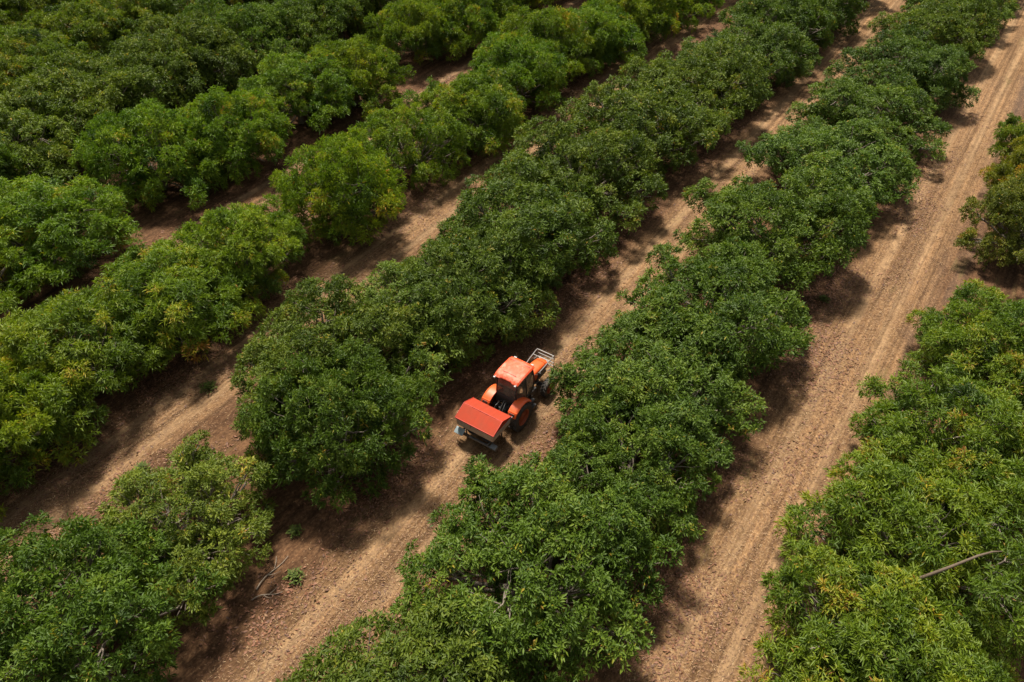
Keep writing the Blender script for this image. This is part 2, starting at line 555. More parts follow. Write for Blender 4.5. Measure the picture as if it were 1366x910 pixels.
for al, ac, r, k, lb in R0:
    red = 'reddish' in lb
    t_ = tree(al, ac, r, k, lb, G0, h=3.9 if r > 3 else 3.4, tint=(1.4, 0.98, 0.8) if red else (1.14, 1.12, 0.85))
    if 'bare limb' in lb:       # the long pale limb that lies over its crown
        Mi = (Matrix.Translation(t_.location) @ Matrix.Rotation(t_.rotation_euler.z, 4, 'Z') @ Matrix.Diagonal((*t_.scale, 1))).inverted()
        Vt, Ft = [], []
        pts = [at(17.2, 2.2, 1.6), at(16.87, 2.52, 2.60), at(16.98, 3.02, 3.40), at(17.40, 3.54, 3.86), at(18.00, 4.06, 4.08), at(18.45, 4.40, 4.0), at(18.9, 4.7, 3.7)]
        tube_np([tuple(q) for q in pts], [0.075, 0.065, 0.055, 0.046, 0.038, 0.028, 0.015], 8, Vt, Ft)
        vv = np.concatenate(Vt)
        vv = np.array([tuple(Mi @ Vector(q)) for q in vv])
        link('bare_limb', np_mesh('bare_limb', vv, np.concatenate(Ft), [M_LIMB], smooth=True), t_)

# ------------------------------------------------------------------ ground
def axis_coords(lo, hi, step, far):
    mid = np.arange(lo, hi + 1e-6, step)
    out = [step * 2.0]
    while out[-1] < far:
        out.append(out[-1] * 1.6)
    out = np.array(out)
    return np.concatenate([lo - out[::-1], mid, hi + out])


gx = axis_coords(-6, 92, 0.30, 2500)
gy = axis_coords(-14, 82, 0.30, 2500)      # y = -across
X, Y = np.meshgrid(gx, gy, indexing='ij')
grg = np.random.default_rng(3)


def smooth_noise(x, y, s, seed):
    r = np.random.default_rng(seed)
    out = np.zeros_like(x)
    for _ in range(7):
        a = r.random() * 6.283
        k = r.uniform(0.6, 1.6) / s
        out += np.sin((x * math.cos(a) + y * math.sin(a)) * k + r.random() * 6.283)
    return out / 7


def ground_z(x, y):
    z = 0.05 * smooth_noise(x, y, 1.6, 1) + 0.025 * smooth_noise(x, y, 0.45, 2)
    for L in LANES:
        d = -y - L
        for o in (-0.72, 0.72):
            z = z - 0.05 * np.exp(-((d - o) / 0.22) ** 2)
        z = z + 0.03 * np.exp(-(d / 0.3) ** 2)
    fade = np.exp(-np.maximum(0, np.hypot(np.maximum(0, np.abs(x - 43) - 50), np.maximum(0, np.abs(y - 34) - 49))) / 10)
    return z * fade


Z = ground_z(X, Y)
nx, ny = X.shape
vs = np.stack([X, Y, Z], -1).reshape(-1, 3)
i = (np.arange(nx - 1)[:, None] * ny + np.arange(ny - 1)[None, :]).ravel()
fs = np.stack([i, i + ny, i + ny + 1, i + 1], 1)

m, nt, p = new_mat('dry_orchard_soil')
tc = N(nt, 'ShaderNodeTexCoord')
oc = tc.outputs['Object']
sx = N(nt, 'ShaderNodeSeparateXYZ')
nt.links.new(oc, sx.inputs[0])
across = math_n(nt, 'MULTIPLY', sx.outputs['Y'], -1.0)
wob = noise(nt, oc, 0.35, 3, 0.5)
wobv = math_n(nt, 'MULTIPLY_ADD', wob, 1.6, -0.8)
aw = math_n(nt, 'ADD', across, wobv)
lane_mask = None
track_mask = None
for L, w in zip(LANES + [-33.0], [2.0, 1.6, 1.6, 0.3]):
    d = math_n(nt, 'ABSOLUTE', math_n(nt, 'SUBTRACT', aw, L))
    mk = N(nt, 'ShaderNodeMapRange')
    mk.interpolation_type = 'SMOOTHSTEP'
    mk.inputs['From Min'].default_value = w + 0.5
    mk.inputs['From Max'].default_value = w - 0.9
    nt.links.new(d, mk.inputs['Value'])
    lane_mask = mk.outputs[0] if lane_mask is None else math_n(nt, 'MAXIMUM', lane_mask, mk.outputs[0])
    dt = math_n(nt, 'ABSOLUTE', math_n(nt, 'SUBTRACT', math_n(nt, 'ABSOLUTE', math_n(nt, 'SUBTRACT', math_n(nt, 'MULTIPLY_ADD', wobv, 0.25, across), L)), 0.72))
    tk = N(nt, 'ShaderNodeMapRange')
    tk.interpolation_type = 'SMOOTHSTEP'
    tk.inputs['From Min'].default_value = 0.34
    tk.inputs['From Max'].default_value = 0.08
    nt.links.new(dt, tk.inputs['Value'])
    track_mask = tk.outputs[0] if track_mask is None else math_n(nt, 'MAXIMUM', track_mask, tk.outputs[0])

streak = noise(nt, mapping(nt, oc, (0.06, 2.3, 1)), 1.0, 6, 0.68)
blot = noise(nt, oc, 0.6, 5, 0.6, 0.4)
fine = noise(nt, mapping(nt, oc, (0.75, 1.15, 1)), 9, 8, 0.72)
grain = noise(nt, oc, 34, 5, 0.7)
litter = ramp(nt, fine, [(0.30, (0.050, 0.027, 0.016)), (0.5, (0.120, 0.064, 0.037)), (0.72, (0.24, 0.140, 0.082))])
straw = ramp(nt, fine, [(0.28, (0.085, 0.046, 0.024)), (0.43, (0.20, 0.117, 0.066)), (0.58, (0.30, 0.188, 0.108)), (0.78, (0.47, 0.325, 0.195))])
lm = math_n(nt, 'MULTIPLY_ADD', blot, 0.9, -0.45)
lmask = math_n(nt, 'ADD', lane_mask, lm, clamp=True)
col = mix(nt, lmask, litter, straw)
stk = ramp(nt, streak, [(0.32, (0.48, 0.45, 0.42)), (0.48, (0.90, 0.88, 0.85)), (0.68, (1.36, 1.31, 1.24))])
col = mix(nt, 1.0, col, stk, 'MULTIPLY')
tm_ = math_n(nt, 'MULTIPLY', track_mask, math_n(nt, 'MULTIPLY_ADD', blot, 1.2, -0.1, clamp=True))
col = mix(nt, math_n(nt, 'MULTIPLY', tm_, 0.7), col, (0.42, 0.285, 0.175))
col = mix(nt, 1.0, col, (0.76, 0.745, 0.66), 'MULTIPLY')
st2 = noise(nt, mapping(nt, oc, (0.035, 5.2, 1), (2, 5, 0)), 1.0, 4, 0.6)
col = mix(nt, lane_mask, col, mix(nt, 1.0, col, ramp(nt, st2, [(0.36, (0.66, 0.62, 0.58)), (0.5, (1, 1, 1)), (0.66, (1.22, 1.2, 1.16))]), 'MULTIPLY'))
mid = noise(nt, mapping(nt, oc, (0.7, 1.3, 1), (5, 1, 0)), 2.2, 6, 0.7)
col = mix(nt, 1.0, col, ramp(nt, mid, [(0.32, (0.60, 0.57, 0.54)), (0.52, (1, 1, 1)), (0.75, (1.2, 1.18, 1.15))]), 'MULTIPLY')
# dark tread prints that run along the wheel tracks
vo = N(nt, 'ShaderNodeTexVoronoi')
vo.inputs['Scale'].default_value = 1.0
nt.links.new(mapping(nt, oc, (3.2, 5.0, 1)), vo.inputs['Vector'])
clod = ramp(nt, vo.outputs['Distance'], [(0.10, (1, 1, 1)), (0.28, (0, 0, 0))])
cl_f = math_n(nt, 'MULTIPLY', clod, math_n(nt, 'MULTIPLY', lane_mask, ramp(nt, streak, [(0.40, (1, 1, 1)), (0.56, (0.15, 0.15, 0.15))])))
col = mix(nt, math_n(nt, 'MULTIPLY', cl_f, 0.8), col, (0.085, 0.048, 0.026))
# ash-grey bare soil along the far side of the wide road, faint green in places
gs = noise(nt, mapping(nt, oc, (0.12, 0.9, 1), (7, 3, 0)), 1.0, 4, 0.6)
gm = N(nt, 'ShaderNodeMapRange')
gm.interpolation_type = 'SMOOTHSTEP'
gm.inputs['From Min'].default_value = 1.0
gm.inputs['From Max'].default_value = 0.2
nt.links.new(math_n(nt, 'ABSOLUTE', math_n(nt, 'SUBTRACT', aw, 0.75)), gm.inputs['Value'])
gf = math_n(nt, 'MULTIPLY', gm.outputs[0], ramp(nt, gs, [(0.35, (0, 0, 0)), (0.6, (1, 1, 1))]))
col = mix(nt, math_n(nt, 'MULTIPLY', gf, 0.12), col, mix(nt, fine, (0.13, 0.105, 0.09), (0.34, 0.28, 0.235)))
green = noise(nt, mapping(nt, oc, (0.3, 1.0, 1), (3, 9, 0)), 0.8, 5, 0.65)
gg = ramp(nt, green, [(0.60, (0, 0, 0)), (0.72, (1, 1, 1))])
col = mix(nt, math_n(nt, 'MULTIPLY', gg, 0.35), col, (0.13, 0.115, 0.04))
nt.links.new(col, p.inputs['Base Color'])
p.inputs['Roughness'].default_value = 0.95
p.inputs['Specular IOR Level'].default_value = 0.15
bp = N(nt, 'ShaderNodeBump')
bp.inputs['Strength'].default_value = 0.7
bp.inputs['Distance'].default_value = 0.06
hh = math_n(nt, 'ADD', math_n(nt, 'MULTIPLY', fine, 1.0), math_n(nt, 'MULTIPLY', grain, 0.5))
hh = math_n(nt, 'SUBTRACT', hh, math_n(nt, 'MULTIPLY', cl_f, 0.5))
nt.links.new(hh, bp.inputs['Height'])
nt.links.new(bp.outputs[0], p.inputs['Normal'])
M_SOIL = m
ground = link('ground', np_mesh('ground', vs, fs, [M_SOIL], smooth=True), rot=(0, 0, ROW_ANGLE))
ground['kind'] = 'structure'

# ---- straw and fallen leaves lying on the ground
m, nt, p = new_mat('dry_straw')
at_ = N(nt, 'ShaderNodeAttribute', attribute_name='tone')
nt.links.new(ramp(nt, at_.outputs['Fac'], [(0.0, (0.075, 0.040, 0.024)), (0.3, (0.17, 0.085, 0.045)), (0.5, (0.28, 0.165, 0.09)),
                                          (0.75, (0.36, 0.24, 0.125)), (1.0, (0.50, 0.36, 0.20))]), p.inputs['Base Color'])
p.inputs['Roughness'].default_value = 0.8
M_STRAW = m
m, nt, p = new_mat('fallen_leaf')
at_ = N(nt, 'ShaderNodeAttribute', attribute_name='tone')
nt.links.new(ramp(nt, at_.outputs['Fac'], [(0.0, (0.06, 0.030, 0.018)), (0.4, (0.15, 0.062, 0.030)), (0.7, (0.17, 0.066, 0.028)),
                                          (1.0, (0.20, 0.105, 0.048))]), p.inputs['Base Color'])
p.inputs['Roughness'].default_value = 0.7
M_LITTER = m


def scatter(name, n, pick, lmin, lmax, asp, mat, tone_fn, tilt, seed, label, category):
    rg = np.random.default_rng(seed)
    x, y = pick(rg, n)
    n = len(x)
    z = ground_z(x, y) + 0.012 + rg.random(n) * 0.035
    c = np.stack([x, y, z], 1)
    a = rg.random(n) * 6.283
    d = np.stack([np.cos(a), np.sin(a), rg.normal(0, tilt, n)], 1)
    d = unit(d)
    w = unit(np.cross(d, np.array([0, 0, 1.0]) + rg.normal(0, tilt, (n, 3))))
    L = rg.uniform(lmin, lmax, n)[:, None]
    W = L * rg.uniform(asp * 0.7, asp * 1.3, n)[:, None]
    vs = np.stack([c - d * L / 2, c + w * W / 2, c + d * L / 2, c - w * W / 2], 1).reshape(-1, 3)
    fs = np.arange(n * 4).reshape(n, 4)
    o = link(name, np_mesh(name, vs, fs, [mat], {'tone': np.clip(tone_fn(rg, n), 0, 1)}), rot=(0, 0, ROW_ANGLE))
    o['kind'] = 'stuff'
    o['label'] = label
    o['category'] = category
    return o


def pick_lane(rg, n):
    L = rg.choice([0, 0, 0, 1, 1, 2, 2], n)
    c = np.array(LANES)[L]
    wd = np.array([2.0, 1.7, 1.8])[L]
    x = 2 + 62 * rg.random(n) ** 1.7
    y = -(c + wd * rg.normal(0, 0.62, n))
    return x, y


def pick_under(rg, n):
    L = rg.choice([-2.6, -4.6, -9.9, -14.2, -21.6, -25.4, -30.4, -33.0, -40.6], n)
    x = 2 + 55 * rg.random(n) ** 1.3
    y = -(L + rg.normal(0, 0.9, n))
    k = np.sin(x * 0.9 + y * 0.6) + np.sin(x * 0.37 - y * 1.1) + rg.normal(0, 0.6, n) > 0.1
    return x[k], y[k]


scatter('dry_straw', 190000, pick_lane, 0.04, 0.13, 0.13, M_STRAW, lambda r, n: r.beta(1.7, 2.4, n), 0.25, 8,
        'dry straw and chopped mulch strewn over the dirt lanes', 'straw')
scatter('leaf_litter', 110000, pick_under, 0.08, 0.18, 0.40, M_LITTER, lambda r, n: r.beta(1.8, 2.0, n), 0.35, 9,
        'red-brown fallen leaves lying under the edges of the tree rows', 'fallen leaves')

# ---- small green weeds in the lanes
m, nt, p = new_mat('weed_leaf')
at_ = N(nt, 'ShaderNodeAttribute', attribute_name='tone')
nt.links.new(ramp(nt, at_.outputs['Fac'], [(0.0, (0.030, 0.048, 0.008)), (1.0, (0.085, 0.115, 0.018))]), p.inputs['Base Color'])
p.inputs['Roughness'].default_value = 0.7
p.inputs['Specular IOR Level'].default_value = 0.15
M_WEED = m


def weed(al, ac, r, label, seed):
    rg = np.random.default_rng(seed)
    n = int(170 * r / 0.4)
    a = rg.random(n) * 6.283
    rr = r * rg.random(n) ** 0.8 * (0.6 + 0.4 * np.sin(a * 3 + seed) ** 2)
    c = np.stack([rr * np.cos(a), rr * np.sin(a), 0.04 + rg.random(n) * 0.22 * (1 - rr / r * 0.6)], 1)
    d = unit(np.stack([np.cos(a) + rg.normal(0, .5, n), np.sin(a) + rg.normal(0, .5, n), rg.uniform(-.1, .7, n)], 1))
    w = unit(np.cross(d, np.array([0.1, 0.1, 1.0])))
    L = rg.uniform(0.08, 0.17, n)[:, None]
    W = L * 0.35
    vs = np.stack([c - d * L / 2, c + w * W / 2, c + d * L / 2, c - w * W / 2], 1).reshape(-1, 3)
    o = link('weed', np_mesh('weed', vs, np.arange(n * 4).reshape(n, 4), [M_WEED], {'tone': rg.random(n)}), loc=at(al, ac, 0.0))
    o['label'] = label
    o['category'] = 'weed'
    o['group'] = 'green weeds growing in the dirt lanes'


weed(8.0, -14.1, 0.42, 'dark green weed clump in the bare gap behind the red spreader', 1)
weed(12.4, -23.6, 0.45, 'low green weed in the middle of the leaf-littered lane', 2)
weed(8.1, -22.3, 0.35, 'small green weed between the littered lane and the thin see-through tree', 3)
weed(9.3, -15.4, 0.3, 'green sprout under the thin tree at the bare gap edge', 4)
weed(32.5, -3.9, 0.35, 'faded green weed at the tree edge of the wide dirt road', 5)

# ---- fallen sticks
def stick(al, ac, rz, L, label):
    Vt, Ft = [], []
    k = np.linspace(0, 1, 7)
    tube_np(np.stack([(k - 0.5) * L, 0.06 * np.sin(k * 5), 0.05 + 0.03 * np.sin(k * 7)], 1), np.linspace(0.025, 0.010, 7), 6, Vt, Ft)
    tube_np([(0.1 * L, 0.02, 0.06), (0.25 * L, 0.10 * L, 0.08), (0.36 * L, 0.2 * L, 0.06)], [0.014, 0.011, 0.007], 5, Vt, Ft)
    tube_np([(-0.1 * L, 0.02, 0.06), (0.0, -0.10 * L, 0.08), (0.12 * L, -0.15 * L, 0.05)], [0.014, 0.010, 0.006], 5, Vt, Ft)
    o = link('fallen_branch', np_mesh('fallen_branch', np.concatenate(Vt), np.concatenate(Ft), [M_STICK], smooth=True), loc=at(al, ac), rot=(0, 0, rz))
    o['label'] = label
    o['category'] = 'branch'
    o['group'] = 'dead branches lying on the ground'


M_STICK = simple('dry_dead_wood', (0.24, 0.19, 0.14), 0.85, 0, 0.6)
stick(7.7, -14.9, R(60), 1.5, 'pale dry branch lying in the bare gap behind the red spreader')
stick(7.0, -14.4, R(20), 1.0, 'thin dry twig on the dirt at the bare gap edge, beside paler branch')


# ------------------------------------------------------------------ tractor
M_ORANGE = simple('orange_paint', (0.64, 0.082, 0.008), 0.48, 0, 0.45, (0.42, 0.105, 0.03), 6)
m, nt, p = new_mat('worn_glare_orange_roof')
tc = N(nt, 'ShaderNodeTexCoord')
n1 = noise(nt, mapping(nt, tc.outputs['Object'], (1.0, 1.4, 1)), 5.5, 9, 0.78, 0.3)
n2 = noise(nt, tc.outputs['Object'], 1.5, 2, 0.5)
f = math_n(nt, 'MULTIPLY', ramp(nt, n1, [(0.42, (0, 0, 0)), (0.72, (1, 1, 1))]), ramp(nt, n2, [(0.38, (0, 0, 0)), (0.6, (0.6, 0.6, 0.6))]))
nt.links.new(mix(nt, f, (0.62, 0.062, 0.012), (0.74, 0.44, 0.33)), p.inputs['Base Color'])  # whitish patches: sky glare painted into the colour together with worn paint
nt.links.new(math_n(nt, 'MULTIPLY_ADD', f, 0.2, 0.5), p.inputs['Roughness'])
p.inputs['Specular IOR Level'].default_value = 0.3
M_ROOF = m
M_BLACK = simple('black_cast_iron', (0.022, 0.021, 0.020), 0.55, 0, 0.5, (0.05, 0.042, 0.034))
M_RUBBER = simple('dusty_tyre_rubber', (0.030, 0.027, 0.024), 0.85, 0, 0.7, (0.085, 0.062, 0.044), 10)
M_RIM = simple('dusty_orange_rim', (0.30, 0.060, 0.018), 0.7, 0, 0.6, (0.25, 0.10, 0.05), 6)
M_STEEL = simple('grey_white_tube', (0.25, 0.235, 0.22), 0.45, 0.3, 0.4)
M_SEAT = simple('dark_seat_vinyl', (0.05, 0.05, 0.055), 0.6)
M_LENS = simple('dark_red_lens', (0.10, 0.008, 0.006), 0.25)
M_AMBER = simple('amber_lens', (0.5, 0.14, 0.01), 0.25)
M_CLEAR = simple('clear_lamp_lens', (0.28, 0.28, 0.27), 0.45)
m, nt, p = new_mat('tinted_cab_glass')
for n_ in list(nt.nodes):
    if n_.type == 'BSDF_PRINCIPLED':
        nt.nodes.remove(n_)
tb = N(nt, 'ShaderNodeBsdfTransparent')
tb.inputs[0].default_value = (0.60, 0.66, 0.62, 1)
gb = N(nt, 'ShaderNodeBsdfGlossy')
gb.inputs['Roughness'].default_value = 0.06
fr = N(nt, 'ShaderNodeFresnel')
fr.inputs[0].default_value = 1.5
beige_reflect = N(nt, 'ShaderNodeBsdfDiffuse')
beige_reflect.inputs[0].default_value = (0.36, 0.31, 0.24, 1)  # beige reflection on the panes, painted as a patchy diffuse layer
tc = N(nt, 'ShaderNodeTexCoord')
dn = ramp(nt, noise(nt, tc.outputs['Object'], 2.5, 4), [(0.35, (0.10, 0.10, 0.10)), (0.7, (0.34, 0.34, 0.34))])
ms1 = N(nt, 'ShaderNodeMixShader')
ms2 = N(nt, 'ShaderNodeMixShader')
nt.links.new(dn, ms1.inputs[0])
nt.links.new(tb.outputs[0], ms1.inputs[1])
nt.links.new(beige_reflect.outputs[0], ms1.inputs[2])
nt.links.new(fr.outputs[0], ms2.inputs[0])
nt.links.new(ms1.outputs[0], ms2.inputs[1])
nt.links.new(gb.outputs[0], ms2.inputs[2])
nt.links.new(ms2.outputs[0], nt.nodes['Material Output'].inputs[0])
M_GLASS = m


class MB:
    """collects shapes into one mesh"""

    def __init__(self):
        self.bm = bmesh.new()

    def box(self, c, s, bev=0.0, rot=None, seg=2):
        b = bmesh.new()
        bmesh.ops.create_cube(b, size=1.0)
        for v in b.verts:
            v.co = Vector((v.co.x * s[0], v.co.y * s[1], v.co.z * s[2]))
        if bev > 0:
            bmesh.ops.bevel(b, geom=b.edges[:], offset=bev, segments=seg, profile=0.6, affect='EDGES')
        Mx = Matrix.Translation(Vector(c))
        if rot is not None:
            Mx = Mx @ rot
        self._add(b, Mx)
        return self

    def _add(self, b, Mx=None):
        if Mx is not None:
            b.transform(Mx)
        tmp = bpy.data.meshes.new('tmp')
        b.to_mesh(tmp)
        b.free()
        self.bm.from_mesh(tmp)
        bpy.data.meshes.remove(tmp)

    def tube(self, pts, r, seg=8, caps=True):
        pts = [Vector(p_) for p_ in pts]
        rs = r if isinstance(r, (list, tuple)) else [r] * len(pts)
        rings = []
        for i, p_ in enumerate(pts):
            if i == 0:
                t = pts[1] - pts[0]
            elif i == len(pts) - 1:
                t = pts[-1] - pts[-2]
            else:
                t = (pts[i + 1] - p_).normalized() + (p_ - pts[i - 1]).normalized()
            t.normalize()
            ref = Vector((0, 0, 1)) if abs(t.z) < 0.9 else Vector((1, 0, 0))
            s = t.cross(ref).normalized()
            b = s.cross(t)
            rings.append([self.bm.verts.new(p_ + (s * math.cos(2 * math.pi * k / seg) + b * math.sin(2 * math.pi * k / seg)) * rs[i]) for k in range(seg)])
        for a, b in zip(rings[:-1], rings[1:]):
            for k in range(seg):
                self.bm.faces.new((a[k], a[(k + 1) % seg], b[(k + 1) % seg], b[k]))
        if caps:
            self.bm.faces.new(rings[0][::-1])
            self.bm.faces.new(rings[-1])
        return self

    def loft(self, rings, caps=True, closed=True):
        vr = [[self.bm.verts.new(Vector(p_)) for p_ in r] for r in rings]
        n = len(rings[0])
        for a, b in zip(vr[:-1], vr[1:]):
            for k in range(n if closed else n - 1):
                self.bm.faces.new((a[k], a[(k + 1) % n], b[(k + 1) % n], b[k]))
        if caps:
            self.bm.faces.new(vr[0][::-1])
            self.bm.faces.new(vr[-1])
        return self

    def prism(self, prof, y0, y1, plane='xz'):
        """closed profile extruded along y"""
        return self.loft([[(a, y0, b) for a, b in prof], [(a, y1, b) for a, b in prof]])

    def lathe_y(self, prof, seg=40, cx=0, cz=0):
        """profile [(y, radius)] turned round the y axis"""
        rings = []
        for y, r in prof:
            rings.append([self.bm.verts.new((cx + r * math.cos(2 * math.pi * k / seg), y, cz + r * math.sin(2 * math.pi * k / seg))) for k in range(seg)])
        for a, b in zip(rings[:-1], rings[1:]):
            for k in range(seg):
                self.bm.faces.new((a[k], a[(k + 1) % seg], b[(k + 1) % seg], b[k]))
        return self

    def build(self, name, mat, parent=None, smooth=True, loc=(0, 0, 0), rot=(0, 0, 0)):
        bmesh.ops.recalc_face_normals(self.bm, faces=self.bm.faces[:])
        me = bpy.data.meshes.new(name)
        self.bm.to_mesh(me)
        self.bm.free()
        me.materials.append(mat)
        if smooth:
            me.polygons.foreach_set('use_smooth', np.ones(len(me.polygons), bool))
            me.set_sharp_from_angle(angle=R(35))
        return link(name, me, parent, loc, rot)


def RY(a):
    return Matrix.Rotation(a, 4, 'Y')


def RZ(a):
    return Matrix.Rotation(a, 4, 'Z')


def RX(a):
    return Matrix.Rotation(a, 4, 'X')


T0 = bpy.data.objects.new('tractor', None)
COL.objects.link(T0)
T0.location = at(17.9, -12.22, 0.0)
T0.rotation_euler = (0, 0, ROW_ANGLE)
T0['label'] = 'orange cab tractor with pale-patched roof and silver front guard driving down the dirt lane'
T0['category'] = 'tractor'


# x forward, y left, z up; origin under the rear axle
def wheel(x, y, rr, w, side, name, front):
    root = bpy.data.objects.new(name, None)
    COL.objects.link(root)
    root.parent = T0
    root.location = (x, y, rr - 0.01)
    h = w / 2
    t = MB()
    ri = rr * 0.56
    t.lathe_y([(-h * 0.80, ri), (-h * 0.98, rr * 0.74), (-h * 0.94, rr * 0.86), (-h * 0.72, rr * 0.935), (0, rr * 0.95), (h * 0.72, rr * 0.935),
               (h * 0.94, rr * 0.86), (h * 0.98, rr * 0.74), (h * 0.80, ri), (-h * 0.80, ri)], 44)
    nl = 18
    for k in range(nl):
        for s in (-1, 1):
            a = 2 * math.pi * (k + (0.25 if s > 0 else -0.25)) / nl
            Mx = Matrix.Rotation(-a, 4, 'Y')
            b = bmesh.new()
            bmesh.ops.create_cube(b, size=1.0)
            for v in b.verts:
                v.co = Vector((v.co.x * rr * 0.075, v.co.y * h * 0.98, v.co.z * rr * 0.075))
            b.transform(Mx @ Matrix.Translation((0, s * h * 0.48, rr * 0.965)) @ RZ(s * R(32)))
            t._add(b)
    t.build('tyre', M_RUBBER, root)
    r_ = MB()
    o = side
    r_.lathe_y([(o * h * 0.86, ri * 1.03), (o * h * 0.80, ri * 0.95), (o * h * 0.30, ri * 0.90), (o * h * 0.22, ri * 0.55), (o * h * 0.42, ri * 0.40),
                (o * h * 0.42, ri * 0.0001)], 36)
    r_.lathe_y([(-o * h * 0.86, ri * 1.03), (-o * h * 0.70, ri * 0.90), (-o * h * 0.1, ri * 0.80)], 36)
    for k in range(8):
        a = 2 * math.pi * k / 8
        r_.box((ri * 0.47 * math.cos(a), o * h * 0.38, ri * 0.47 * math.sin(a)), (0.035, 0.05, 0.035), 0.006)
    r_.tube([(0, o * h * 0.3, 0), (0, o * h * 0.62, 0)], ri * 0.17, 14)
    r_.build('rim', M_RIM, root)
    return root


wheel(0.0, 0.70, 0.635, 0.38, 1, 'rear_wheel', False)
wheel(0.0, -0.70, 0.635, 0.38, -1, 'rear_wheel', False)
wheel(2.12, 0.66, 0.43, 0.27, 1, 'front_wheel', True)
wheel(2.12, -0.66, 0.43, 0.27, -1, 'front_wheel', True)

c = MB()
c.box((0.55, 0, 0.62), (1.7, 0.36, 0.42), 0.05)
c.box((1.75, 0, 0.70), (1.3, 0.34, 0.40), 0.05)
c.box((0.0, 0, 0.63), (0.32, 0.46, 0.42), 0.06)
c.tube([(0, -0.60, 0.63), (0, 0.60, 0.63)], 0.10, 14)
c.tube([(2.12, -0.58, 0.42), (2.12, 0.58, 0.42)], 0.075, 12)
c.box((2.12, 0, 0.50), (0.28, 0.30, 0.24), 0.04)
c.box((2.55, 0, 0.52), (0.55, 0.30, 0.14), 0.03)
for s in (-1, 1):
    c.tube([(2.0, s * 0.18, 0.42), (2.0, s * 0.40, 0.44), (2.06, s * 0.50, 0.43)], 0.03, 8)
    c.box((1.28, s * 0.40, 0.70), (0.42, 0.22, 0.34), 0.05)      # tank and battery box
    c.tube([(1.62, s * 0.20, 0.86), (1.66, s * 0.32, 0.80), (1.95, s * 0.34, 0.72), (2.05, s * 0.30, 0.62)], 0.025, 8)
c.build('chassis', M_BLACK, T0)

for s in (-1, 1):
    st = MB()
    st.box((0.92, s * 0.66, 0.38), (0.30, 0.22, 0.03), 0.008)
    st.box((0.92, s * 0.60, 0.62), (0.32, 0.20, 0.03), 0.008)
    st.tube([(0.79, s * 0.60, 0.36), (0.79, s * 0.58, 0.80)], 0.016, 6)
    st.tube([(1.05, s * 0.60, 0.36), (1.05, s * 0.58, 0.80)], 0.016, 6)
    st.build('cab_step', M_BLACK, T0)

# hood
def sec(x, w, z0, z1, e=0.55, n=20):
    pts = []
    for k in range(n):
        a = 2 * math.pi * k / n
        ca, sa = math.cos(a), math.sin(a)
        pts.append((x, w / 2 * math.copysign(abs(ca) ** e, ca), (z0 + z1) / 2 + (z1 - z0) / 2 * math.copysign(abs(sa) ** e, sa)))
    return pts


hd = MB()
hd.loft([sec(1.26, 0.60, 0.82, 1.36), sec(1.50, 0.60, 0.82, 1.37), sec(2.0, 0.58, 0.80, 1.33), sec(2.4, 0.55, 0.78, 1.27), sec(2.66, 0.52, 0.76, 1.20), sec(2.80, 0.46, 0.78, 1.12), sec(2.84, 0.38, 0.82, 1.05)])
hood = hd.build('hood', M_ORANGE, T0)
g = MB()
g.box((2.835, 0, 0.90), (0.05, 0.36, 0.26), 0.02)
for s in (-1, 1):
    g.box((2.2, s * 0.287, 0.98), (0.62, 0.02, 0.20), 0.008, RZ(-s * R(2.6)))
g.build('grille', M_BLACK, hood)
for s in (-1, 1):
    h_ = MB()
    h_.box((2.80, s * 0.16, 1.07), (0.08, 0.11, 0.07), 0.02, RZ(s * R(22)))
    h_.build('headlight', M_CLEAR, hood)
# silver front guard
fg = MB()
r_ = 0.022
for s in (-1, 1):
    fg.tube([(1.92, s * 0.36, 1.28), (2.35, s * 0.385, 1.34), (2.90, s * 0.40, 1.40), (2.97, s * 0.40, 1.37), (3.00, s * 0.40, 1.20), (3.02, s * 0.38, 0.62), (2.80, s * 0.2, 0.55)], r_, 8)
    fg.tube([(2.45, s * 0.385, 1.355), (2.62, s * 0.36, 1.1), (2.95, s * 0.39, 0.98)], r_ * 0.8, 8)
fg.tube([(2.955, -0.40, 1.385), (2.955, 0.40, 1.385)], r_, 8)
fg.tube([(2.60, -0.39, 1.372), (2.60, 0.39, 1.372)], r_ * 0.8, 8)
for z in (1.15, 0.95, 0.75):
    fg.tube([(3.005, -0.39, z), (3.005, 0.39, z)], r_ * 0.8, 8)
fg.build('front_guard', M_STEEL, T0)
ex = MB()
ex.tube([(1.62, -0.18, 1.30), (1.62, -0.18, 1.50), (1.60, -0.18, 1.72), (1.55, -0.18, 1.80)], [0.045, 0.055, 0.04, 0.035], 12)
ex.build('exhaust', M_BLACK, T0)

# cab
cb = MB()
cb.box((0.62, 0, 0.86), (1.18, 0.98, 0.16), 0.03)
cb.box((0.05, 0, 1.08), (0.14, 0.90, 0.46), 0.03)
cb.box((1.16, 0, 1.10), (0.12, 0.74, 0.50), 0.03)
P = {'rear': [(0.0, 0.45, 0.95), (0.03, 0.46, 1.35), (0.10, 0.46, 2.17)],
     'mid': [(0.60, 0.56, 0.92), (0.60, 0.58, 1.5), (0.58, 0.53, 2.17)],
     'front': [(1.22, 0.50, 0.92), (1.25, 0.53, 1.5), (1.14, 0.51, 2.17)]}
for nm, pts in P.items():
    for s in (-1, 1):
        cb.tube([(x, s * y, z) for x, y, z in pts], 0.028, 6)
for s in (-1, 1):
    cb.tube([(0.08, s * 0.46, 2.14), (0.58, s * 0.50, 2.16), (1.12, s * 0.46, 2.14)], 0.03, 6)
for x, y, z in ((0.08, 0.46, 2.14), (1.12, 0.46, 2.14), (0.02, 0.45, 1.32)):
    cb.tube([(x, -y, z), (x, y, z)], 0.026, 6)
cab = cb.build('cab_frame', M_BLACK, T0)


